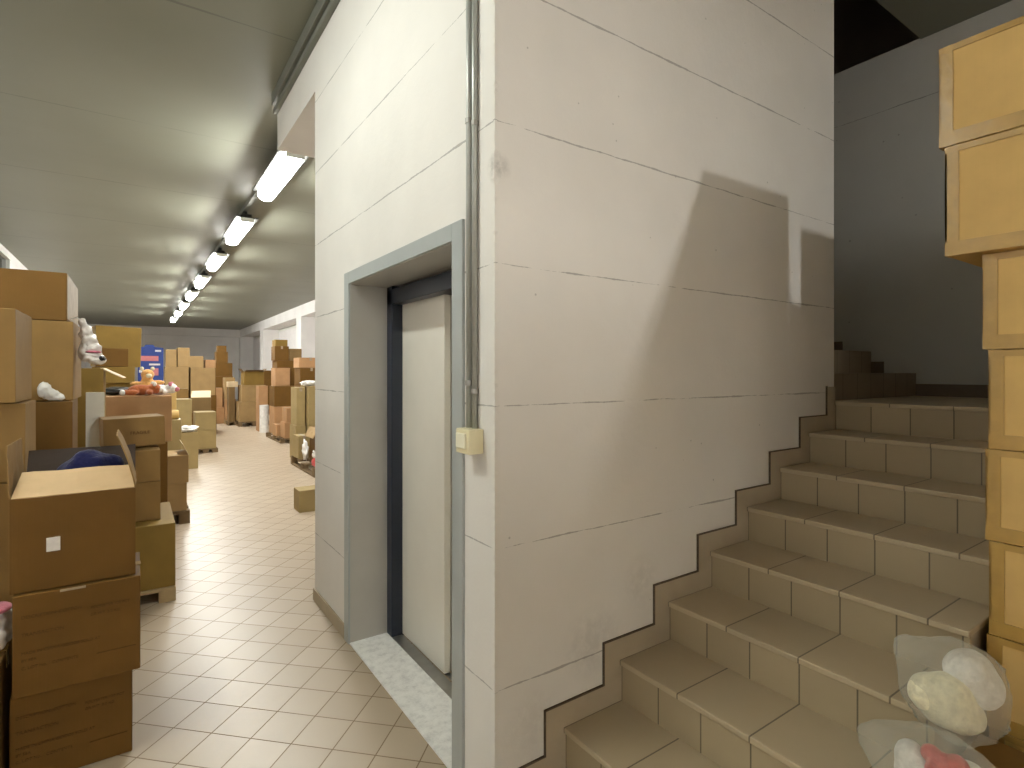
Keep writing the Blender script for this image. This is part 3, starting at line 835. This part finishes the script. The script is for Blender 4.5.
# big reddish carton carrying the toys
carton('tall brown carton hidden low under the wide reddish one', -0.26, 0.25, 6.0, 6.62, 0, 0.945, 'brown', 0, GL, None)
G_ = carton('wide reddish brown carton carrying the soft toys', -0.285, 0.285, 6.0, 6.62, 0.948, 1.372, 'rose', 0, GL, 'topx', 'tape')
bm = bmesh.new()
blob(bm, (-0.15, 6.40, 1.41), (0.17, 0.14, 0.037), 4, 6, 0.25, 3.0)
o = obj('folded_tarpaulin', mesh_from(bm, 'tarp'), 'black', smooth=True)
tag(o, 'black folded sheet lying flat on the wide reddish carton', 'sheet')
def soft_toy(label, loc, rz, body, accent, s=1.0, lying=False):
    o = empty('plush_toy', loc, rz)
    o.scale = (s, s, s)
    tag(o, label, 'plush toy', 'soft toys on the reddish carton')
    if lying:
        plush_part('body', body, [((0, 0, 0.05), (0.10, 0.055, 0.05)), ((0.11, 0, 0.06), (0.055, 0.055, 0.052)), ((-0.08, -0.07, 0.03), (0.06, 0.028, 0.028)), ((-0.08, 0.07, 0.03), (0.06, 0.028, 0.028)), ((0.06, -0.08, 0.03), (0.03, 0.055, 0.026)), ((0.06, 0.08, 0.03), (0.03, 0.055, 0.026))], o)
        plush_part('muzzle', accent, [((0.155, -0.01, 0.052), (0.03, 0.032, 0.025))], o, 0.007)
        plush_part('ear', accent, [((0.105, -0.045, 0.105), (0.018, 0.022, 0.024))], o, 0.007)
        plush_part('ear', accent, [((0.105, 0.045, 0.105), (0.018, 0.022, 0.024))], o, 0.007)
        plush_part('foot', accent, [((-0.145, -0.075, 0.032), (0.022, 0.028, 0.028))], o, 0.007)
    else:
        plush_part('body', body, [((0, 0, 0.07), (0.065, 0.06, 0.075)), ((0, -0.01, 0.17), (0.052, 0.05, 0.05)), ((0.075, -0.04, 0.10), (0.055, 0.024, 0.024)), ((-0.085, -0.04, 0.09), (0.06, 0.024, 0.024)), ((0.05, -0.09, 0.03), (0.03, 0.06, 0.03)), ((-0.05, -0.09, 0.03), (0.03, 0.06, 0.03))], o)
        plush_part('muzzle', accent, [((0, -0.055, 0.16), (0.026, 0.02, 0.02))], o, 0.007)
        plush_part('ear', accent, [((0.04, 0, 0.222), (0.018, 0.014, 0.02))], o, 0.007)
        plush_part('ear', accent, [((-0.04, 0, 0.222), (0.018, 0.014, 0.02))], o, 0.007)
soft_toy('orange plush toy with pale ears sitting before the blue display box', (0.10, 6.49, 1.374), R(12), 'orange_plush', 'cream_plush', 1.12)
soft_toy('russet plush toy lying on its belly at the front of the soft toys', (0.04, 6.11, 1.374), R(8), 'russet_plush', 'white_plush', 1.0, True)
soft_toy('white plush toy lying rightmost among the soft toys', (0.19, 6.28, 1.374), R(-12), 'white_plush', 'pink_plush', 0.95, True)
# olive column behind
carton('tall brown carton at the bottom of the olive-topped column', -0.42, 0.0, 7.75, 8.3, 0, 0.80, 'brown', 0, GL, None)
carton('olive carton half hidden behind the reddish carton, under the flat olive one', -0.42, 0.0, 7.75, 8.3, 0.802, 1.46, 'olive', 0, GL, None)
carton('flat olive carton low in the olive-topped column, behind the black sheet', -0.40, 0.0, 7.72, 8.3, 1.462, 1.65, 'olive', 0, GL, 'topx', 'clear_tape')
carton('small brown carton in front of the big tilted olive one, with a light rim', -0.375, -0.075, 7.72, 8.0, 1.652, 1.862, 'brown', 6, GL, 'topx', 'clear_tape')
F1 = carton('big tilted olive carton on top of its column behind the hanging white bag', -0.42, 0.03, 8.02, 8.4, 1.652, 2.13, 'olive', 9, GL, None, tilt=(0, 1.5))
boxes('packing_tape', 'clear_tape', [(.222, .2265, -.18, .18, .01, .47)], F1)
# blue display box on a plain stack
carton('plain brown carton under the one that carries the blue display box', 0.0, 0.50, 9.0, 9.6, 0, 0.70, 'brown', 0, GL, None)
carton('plain tan carton directly under the blue display box', 0.0, 0.48, 9.0, 9.6, 0.702, 1.38, 'tan', 0, GL, None)
db = empty('display_box', (0.18, 9.16, 1.382))
tag(db, 'blue printed display box standing upright behind the soft toys', 'box')
bm = bmesh.new()
outl = [(-.148, 0), (.148, 0), (.148, .545), (.05, .555), (.03, .585), (-.06, .585), (-.08, .555), (-.148, .55)]
prism(bm, outl, 1, -.07, .07)
obj('carton_body', mesh_from(bm, 'db'), 'blueprint', db)
boxes('printed_panel', 'redprint', [(-.12, .09, -.0718, -.069, .36, .43)], db)
boxes('printed_panel', 'whiteprint', [(-.02, .11, -.0718, -.069, .30, .325)], db)
boxes('printed_panel', 'whiteprint', [(.05, .12, -.0718, -.069, .49, .515)], db)
boxes('printed_panel', 'whiteprint', [(-.135, -.06, -.0718, -.069, .20, .235)], db)
boxes('printed_panel', 'redprint', [(.02, .09, -.0718, -.069, .16, .26)], db)
# aisle-side stacks further down
carton('tan carton by the aisle with a white plastic sheet on top', 0.55, 0.862, 10.4, 10.85, 0, 0.60, 'sage', 0, GL, None, tops=True)
bm = bmesh.new()
blob(bm, (0.72, 10.58, 0.65), (0.15, 0.18, 0.05), 4, 9, 0.35, 2.6)
o = obj('plastic_sheet', mesh_from(bm, 'sheet'), 'whitefilm', smooth=True)
tag(o, 'white crumpled plastic sheet on the tan carton by the aisle', 'sheet')
carton('olive carton at floor level behind the white plastic sheet', 0.50, 0.84, 11.2, 11.7, 0, 0.565, 'sage', 0, GL, None)
carton('olive carton with a pale top edge behind the white plastic sheet, upper one', 0.50, 0.83, 11.2, 11.7, 0.567, 1.11, 'sage', 0, GL, 'topx', 'clear_tape')
pallet('dark pallet under two stacked cartons with pale tops by the aisle', 0.93, 1.36, 12.28, 12.85, 0.08, 'wood_dark')
carton('lower of two stacked cartons with pale tops by the aisle, on the dark pallet', 0.96, 1.33, 12.3, 12.8, 0.082, 0.445, 'sage', 0, GL, 'topx', 'clear_tape')
carton('upper of two stacked cartons with pale tops by the aisle', 0.97, 1.33, 12.3, 12.8, 0.447, 0.80, 'sage', 0, GL, 'topx', 'clear_tape', tops=True)
carton('brown carton at floor level right behind the pale-topped pair', 0.96, 1.36, 13.1, 13.6, 0, 0.74, 'brown', 0, GL, None)
Qb = carton('dark carton with a bright flat lid behind the pale-topped pair', 0.97, 1.34, 13.1, 13.55, 0.742, 1.06, 'dark', -6, GL, None)
flap(Qb, (-.18, -.22, .317), (.18, -.22, .317), (0, 0.94, 0.30), 0.42, 'pale', taper=0.0)
# far left background stacks
GB = 'cartons stacked at the far end of the hall'
far = [
 ('low tan carton in front of the two big far cartons', .60, .98, 14.2, 14.7, 0, .95, 'olive'),
 ('tan carton behind the olive carton with the pale top edge', .62, .98, 14.2, 14.6, .952, 1.22, 'kraft'),
 ('tall brown carton at the foot of the far left stack', .58, 1.1, 15.7, 16.3, 0, 1.14, 'brown'),
 ('big square tan carton right of the blue display box', .60, 1.09, 15.7, 16.25, 1.142, 1.715, 'mid'),
 ('narrow tan carton on top, right of the blue display box', .62, .845, 15.75, 16.2, 1.717, 2.14, 'mid'),
 ('tan carton with white labels on top of the big square far carton', .86, 1.12, 15.72, 16.25, 1.717, 2.19, 'mid'),
 ('tall brown carton at the foot of the second far stack', 1.12, 1.70, 15.7, 16.3, 0, 1.005, 'brown'),
 ('big square tan carton second to the right of the blue display box', 1.125, 1.67, 15.7, 16.25, 1.007, 1.69, 'mid'),
 ('tall olive carton standing behind the second big square far carton', 1.2, 1.55, 17.0, 17.5, 0, 1.70, 'olive'),
 ('tan carton peeking over the second big square far carton', 1.21, 1.54, 17.0, 17.5, 1.702, 2.02, 'mid'),
 ('tall brown carton behind the right edge of the second big far carton', 1.56, 1.84, 17.0, 17.5, 0, 1.70, 'brown'),
 ('small reddish carton peeking over the right edge of the second big far carton', 1.57, 1.82, 17.0, 17.5, 1.702, 1.925, 'rose'),
 ('brown carton at the foot of the far middle tower', 1.98, 2.26, 19.0, 19.5, 0, .50, 'rose'),
 ('reddish narrow carton leaning against the far middle tower', 1.99, 2.22, 19.0, 19.5, .502, 1.10, 'rose'),
 ('tall brown carton carrying the far middle tower', 2.05, 2.62, 19.8, 20.4, 0, 1.455, 'brown'),
 ('wide dark brown carton in the far middle tower', 2.09, 2.60, 19.8, 20.4, 1.457, 1.88, 'brown'),
 ('narrower brown carton near the top of the far middle tower', 2.14, 2.48, 19.85, 20.3, 1.882, 2.24, 'brown'),
 ('smallest brown carton at the very top of the far middle tower', 2.18, 2.45, 19.9, 20.3, 2.242, 2.44, 'brown'),
 ('tan carton at floor level in front of the far middle tower', 2.27, 2.56, 18.8, 19.3, .12, .76, 'rose'),
 ('tan carton with a dark patch in front of the far middle tower', 2.27, 2.54, 18.8, 19.3, .762, 1.42, 'mid'),
]
for lb, *r in far:
    carton(lb, *r[:6], r[6], rng.uniform(-2, 2), GB, 'topx' if r[5] < 2 else None, 'clear_tape')
pallet('flat pallet on the floor before the far middle tower', 2.265, 2.66, 18.7, 19.4, 0.118, 'wood', nb=4)
ps = boxes('paper_sign', 'paper', [(-.24, .24, -.006, 0, 0, .2)], loc=(1.15, 35.5, 3.05), bevel=.002)
tag(ps, 'small white sign on the end wall above the blue display box', 'sign')

# ================================================================== RIGHT SIDE OF THE CORRIDOR
GR = 'cartons stacked along the right of the corridor'
carton('single small carton on the floor beside the white shaft', 1.525, 1.90, 6.46, 6.72, 0, 0.245, 'sage', 0, GR, None, tops=True)
pallet('dark pallet nearest the white shaft on the right of the corridor', 2.22, 2.95, 8.5, 10.0, 0.14, 'wood_dark')
carton('narrow olive carton on the front corner of the pallet nearest the shaft', 2.24, 2.44, 9.55, 9.9, 0.142, 0.52, 'sage', 0, GR, 'topy', 'clear_tape')
nb_ = carton('olive carton with a slanting open flap close to the white shaft', 2.36, 2.85, 8.75, 9.3, 0.142, 0.70, 'brown', 0, GR, None)
flap(nb_, (-0.24, -0.27, 0.558), (-0.24, 0.27, 0.558), (-0.45, 0, -0.75), 0.17, 'mid', taper=0.02)
bm = bmesh.new()
blob(bm, (2.30, 9.33, 0.30), (0.045, 0.09, 0.155), 4, 11, 0.5, 2.5)
o = obj('plastic_sheet', mesh_from(bm, 'sheet'), 'whitefilm', smooth=True)
tag(o, 'white crumpled plastic wrap hanging on the pallet nearest the shaft', 'sheet')
pk = empty('plush_toy', (2.27, 8.62, 0.141), R(30))
tag(pk, 'red and white plush toy sitting at the edge of the pallet nearest the shaft', 'plush toy')
plush_part('body', 'red_plush', [((0, 0, 0.07), (0.06, 0.055, 0.07)), ((0.04, -0.06, 0.03), (0.028, 0.05, 0.028)), ((-0.04, -0.06, 0.03), (0.028, 0.05, 0.028))], pk)
plush_part('head', 'white_plush', [((0, 0, 0.18), (0.05, 0.048, 0.048)), ((0.03, 0, 0.235), (0.018, 0.014, 0.026)), ((-0.03, 0, 0.235), (0.018, 0.014, 0.026))], pk, 0.008)
carton('tall olive carton behind the narrow olive one on the right', 2.38, 2.56, 10.35, 10.8, 0, 0.62, 'sage', 0, GR, None)
carton('upright olive carton left of the white-wrapped pile on the right', 2.40, 2.55, 10.35, 10.8, 0.622, 1.31, 'sage', 0, GR, 'topy', 'clear_tape')
carton('olive carton low under the white-wrapped pile beside the shaft', 2.58, 3.05, 10.2, 10.8, 0, 0.64, 'sage', 0, GR, None)
carton('olive carton carrying the white plastic beside the shaft', 2.57, 3.0, 10.2, 10.8, 0.642, 1.335, 'sage', 0, GR, 'topy', 'clear_tape')
bm = bmesh.new()
blob(bm, (2.62, 10.38, 1.385), (0.14, 0.13, 0.05), 4, 13, 0.4, 2.5)
o = obj('plastic_sheet', mesh_from(bm, 'sheet'), 'whitefilm', smooth=True)
tag(o, 'white plastic heaped on the olive carton beside the shaft', 'sheet')
carton('tall brown carton under the reddish pair beside the shaft', 2.92, 3.4, 12.2, 12.8, 0, 1.34, 'brown', 0, GR, None)
carton('olive brown carton under the flat reddish one beside the shaft', 2.90, 3.38, 12.2, 12.7, 1.342, 1.68, 'brown', 0, GR, 'topy', 'clear_tape')
carton('flat reddish carton on top beside the white shaft', 2.88, 3.36, 12.2, 12.7, 1.682, 1.90, 'rose', 0, GR, 'topy', 'clear_tape')
# second pallet with stepped pile
pallet('dark pallet under the stepped pile on the right', 2.66, 3.27, 12.95, 14.6, 0.10, 'wood_dark', nb=5)
carton('tan carton in front of the stepped pile, lower of two', 2.76, 3.05, 13.0, 13.45, 0.102, 0.46, 'rose', 0, GR, None)
carton('tan carton in front of the stepped pile, upper of two', 2.80, 3.05, 13.0, 13.45, 0.462, 0.78, 'rose', 0, GR, 'topx', 'clear_tape')
carton('low tan carton at the left foot of the stepped pile', 2.69, 2.98, 13.5, 13.95, 0.102, 0.37, 'rose', 0, GR, None)
carton('big brown carton with a dark red print in the stepped pile, lower half', 2.74, 3.26, 14.0, 14.6, 0.102, 0.76, 'rose', 0, GR, None)
carton('big brown carton in the stepped pile under the pinkish one', 2.74, 3.25, 14.0, 14.6, 0.762, 1.25, 'brown', 0, GR, 'topx')
carton('pinkish square carton in the middle of the stepped pile', 2.80, 3.14, 14.2, 14.7, 1.252, 1.69, 'rose', 0, GR, 'topx', 'tape')
carton('dark carton right of the pinkish square one in the stepped pile', 3.15, 3.50, 14.3, 14.8, 1.252, 1.69, 'brown', 0, GR, None)
carton('brown carton low behind the stepped pile', 3.28, 3.65, 14.1, 14.8, 0, 1.25, 'brown', 0, GR, None)
carton('flat wide brown carton across the stepped pile', 2.90, 3.50, 14.5, 15.1, 1.692, 1.875, 'brown', 0, GR, None)
carton('square brown carton on the flat wide one of the stepped pile', 2.86, 3.19, 14.55, 15.0, 1.877, 2.235, 'brown', 0, GR, 'topy', 'clear_tape')
carton('dark brown carton on the right end of the stepped pile top', 3.20, 3.50, 14.55, 15.0, 1.877, 2.18, 'dark', 0, GR, None)
carton('small olive carton at the very top of the stepped pile', 2.88, 3.17, 14.6, 15.0, 2.237, 2.40, 'olive', 0, GR, None)
# cylinder roll and wrapped goods between the two piles
bm = bmesh.new()
tube(bm, [(0, 0, 0), (0, 0, 0.72)], 0.11, 18)
o = obj('wrapped_roll', mesh_from(bm, 'roll'), 'whitefilm', loc=(2.80, 15.6, 0.0))
tag(o, 'white wrapped roll standing between two right-hand piles', 'roll')
carton('narrow reddish carton beside the white wrapped roll', 2.72, 2.95, 15.9, 16.3, 0, 1.22, 'rose', 0, GR, None)
# third pallet
pallet('dark pallet under the wide wrapped cartons in the middle distance', 2.48, 3.30, 17.6, 18.7, 0.13, 'wood_dark')
carton('widest tan carton at the bottom of the pile on the middle-distance pallet', 2.50, 3.26, 17.7, 18.5, 0.132, 0.71, 'mid', 0, GR, 'topx')
carton('wide tan carton in the middle of the pile on the middle-distance pallet', 2.58, 3.23, 17.75, 18.5, 0.712, 1.20, 'mid', 0, GR, 'topx', 'clear_tape')
ob = carton('olive carton with dark open flaps on the middle-distance pallet pile', 2.65, 3.20, 17.8, 18.4, 1.202, 1.60, 'olive', 0, GR, None)
for s in (-1, 1):
    flap(ob, (s * 0.27, -0.29, 0.397), (s * 0.27, 0.29, 0.397), (s * 0.5, 0, 0.5), 0.12, 'dark', taper=0.03)
flap(ob, (-0.26, -0.295, 0.397), (0.26, -0.295, 0.397), (0, -0.8, 0.35), 0.12, 'dark', taper=0.03)
# fourth: pallet with dark load left of it
pallet('low dark pallet left of the middle-distance pile', 2.28, 2.48, 18.2, 18.62, 0.10, 'wood_dark')
carton('narrow dark carton left of the wide tan cartons', 2.30, 2.46, 18.22, 18.6, 0.102, 1.14, 'dark', 0, GR, None)
carton('pinkish flat carton lying on the narrow dark one', 2.28, 2.55, 18.22, 18.6, 1.142, 1.30, 'pale', 0, GR, None)
carton('tall pale carton standing far back before the end wall', 2.55, 2.95, 23.0, 23.5, 0, 1.85, 'pale', 0, GR, None)
carton('tall brown carton far back against the right-hand windows', 3.4, 4.2, 22.0, 22.8, 0, 1.65, 'brown', 0, GR, None)
carton('wide brown carton behind the stepped pile near the window bay', 3.6, 4.6, 15.5, 16.6, 0, 1.5, 'kraft', 0, GR, None)

# ================================================================== CARTONS BESIDE THE STAIRS
GS = 'taped cartons beside the stairs'
pallet('wooden pallet under the taped carton column beside the stairs', 2.34, 3.0, -0.12, 0.615, 0.105, 'wood')
zs = [0.107, 0.414, 0.721, 1.032, 1.336, 1.665, 1.985]
lab = ['taped carton lowest on the pallet beside the stairs', 'taped carton beside the white stuffed bags on the stairs, second from its pallet', 'taped carton with a shiny tape patch, level with the clear bag of white plush', 'taped carton third below the overhanging one, its edge level with the middle steps', 'taped carton second below the overhanging one, at eye level', 'taped carton directly under the overhanging carton beside the stairs']
dy = [0.0, 0.002, 0.0, 0.006, 0.004, 0.012]
for i in range(6):
    carton(lab[i], 2.34 - 0.004 * (i % 2), 3.0, -0.1, 0.606 + dy[i], zs[i], zs[i + 1] - 0.002, 'tan', (0.3, -0.4, 0.2, -0.3, 0.8, -0.7)[i], GS, 'edge', 'tape')
carton('large taped carton overhanging the column beside the stairs, second from the top', 2.295, 2.93, -0.1, 0.712, 1.986, 2.36, 'tan', 0, GS, 'edge', 'tape')
carton('large taped carton at the very top of the column beside the stairs', 2.29, 2.93, -0.1, 0.726, 2.362, 2.705, 'tan', -0.3, GS, 'edge', 'tape')
# the row of taped cartons goes on past the camera's right; its top throws the slanting shadow
for c in range(4):
    y1 = -0.11 - 0.65 * c
    for k, (z0, z1) in enumerate(((0, .68), (.682, 1.36), (1.362, 2.03), (2.032, 2.70))):
        carton('%s taped carton, %s column of the carton row beside the camera' % (('lowest', 'second', 'third', 'topmost')[k], ('nearest', 'second', 'third', 'last')[c]), 2.30, 2.92, y1 - 0.64, y1, z0, z1, 'tan', 0, GS, 'topx')
for c, (x0, x1) in enumerate(((1.72, 2.32), (2.325, 2.925))):  # added unseen stacks that keep the rear lamp off the lower shaft wall
    for k, (z0, z1) in enumerate(((0, .80), (.802, 1.60), (1.602, 2.40), (2.402, 3.19))):
        carton('%s added large carton, %s tall unseen column blocking light to the shaft wall' % (('lowest', 'second', 'third', 'topmost')[k], ('left', 'right')[c]), x0, x1, -3.9, -3.4, z0, z1, 'kraft', 0, GS, 'topx')
# column further up, seen only through the shadow it throws
for i, (x0, z0, z1) in enumerate(((3.01, 0, .66), (3.01, .662, 1.32), (3.01, 1.322, 1.98), (2.94, 1.986, 2.24), (3.035, 2.242, 2.60))):
    carton(('brown carton lowest in the rear column beside the stairs', 'brown carton second in the rear column beside the stairs', 'brown carton third in the rear column beside the stairs', 'wide brown carton second from the top of the rear column beside the stairs', 'brown carton on top of the rear column beside the stairs')[i], x0, 3.72, 0.0, 0.60, z0, z1, 'tan', 0, GS, 'topx')
# carton at the foot that carries the bags
carton('low brown carton at the stair foot under the stuffed bags', 1.72, 2.28, 0.05, 0.615, 0, 0.41, 'kraft', 0, GS, 'topx')

# ------------------------------------------------------------------ stuffed clear bags on the stairs
def bag(label, c, r, seed, rot, corner=None, group='clear bags of plush on the stairs'):
    bm = bmesh.new()
    res = bmesh.ops.create_icosphere(bm, subdivisions=4, radius=1.0)
    rm = Matrix.Rotation(rot, 3, 'Z')
    for v in res['verts']:
        n = v.co.normalized()
        # squarish pillow with pulled corners and crumples
        q = Vector([math.copysign(abs(a) ** 0.72, a) for a in n])
        k = 1 + 0.10 * noise.noise(n * 3 + Vector((seed, 0, 0))) + 0.05 * noise.noise(n * 8 + Vector((0, seed, 0)))
        q = Vector((q.x * r[0], q.y * r[1], q.z * r[2])) * k
        if corner is not None:
            d = Vector(corner).normalized()
            f = max(0.0, n.dot(d)) ** 6
            q += d * f * max(r) * 0.38
        if q.z < -r[2] * 0.9: q.z = -r[2] * 0.9
        v.co = rm @ q
    o = obj('plastic_bag', mesh_from(bm, 'bag'), 'film', loc=c, smooth=True)
    return tag(o, label, 'bag', group)
bag('clear plastic bag with white plush inside, upper of the two on the stairs', (1.985, 0.59, 0.655), (0.115, 0.110, 0.130), 1.3, R(-20), (-0.62, 0.66, 0.62))
o = plush_part('stuffed_cushion', 'cream_plush', [((0, 0, 0), (0.082, 0.070, 0.075)), ((-0.035, 0.035, 0.02), (0.055, 0.05, 0.055)), ((0.02, -0.03, -0.03), (0.07, 0.06, 0.05)), ((-0.01, -0.005, 0.045), (0.06, 0.055, 0.04))])
o.location = (1.955, 0.605, 0.628); tag(o, 'cream stuffed cushion inside the upper clear bag', 'cushion')
o = plush_part('stuffed_cushion', 'white_plush', [((0, 0, 0), (0.078, 0.062, 0.058)), ((0.02, -0.03, -0.045), (0.065, 0.05, 0.06))])
o.location = (2.025, 0.572, 0.712); tag(o, 'white stuffed cushion at the top of the upper clear bag', 'cushion')
bag('clear plastic bag with red and white plush, lower of the two on the stairs', (1.765, 0.565, 0.515), (0.120, 0.135, 0.092), 4.1, R(-25), (-0.45, 0.85, 0.2))
o = plush_part('plush_toy', 'white_plush', [((0, 0, -0.01), (0.09, 0.10, 0.05)), ((-0.02, 0.055, 0.035), (0.038, 0.040, 0.046)), ((-0.05, -0.03, 0.015), (0.045, 0.045, 0.036)), ((0.03, -0.06, 0.025), (0.045, 0.04, 0.042))])
o.location = (1.765, 0.565, 0.505); tag(o, 'white plush toy inside the lower clear bag', 'plush toy')
o = plush_part('red_bow', 'red_plush', [((0, 0, 0), (0.026, 0.020, 0.020)), ((0.0, 0.026, 0.004), (0.024, 0.026, 0.024)), ((0.006, -0.028, 0.004), (0.024, 0.028, 0.026)), ((-0.03, 0.012, -0.016), (0.02, 0.02, 0.018))], None, 0.005)
o.location = (1.752, 0.548, 0.566); tag(o, 'red plush bow on the white toy in the lower clear bag', 'bow')
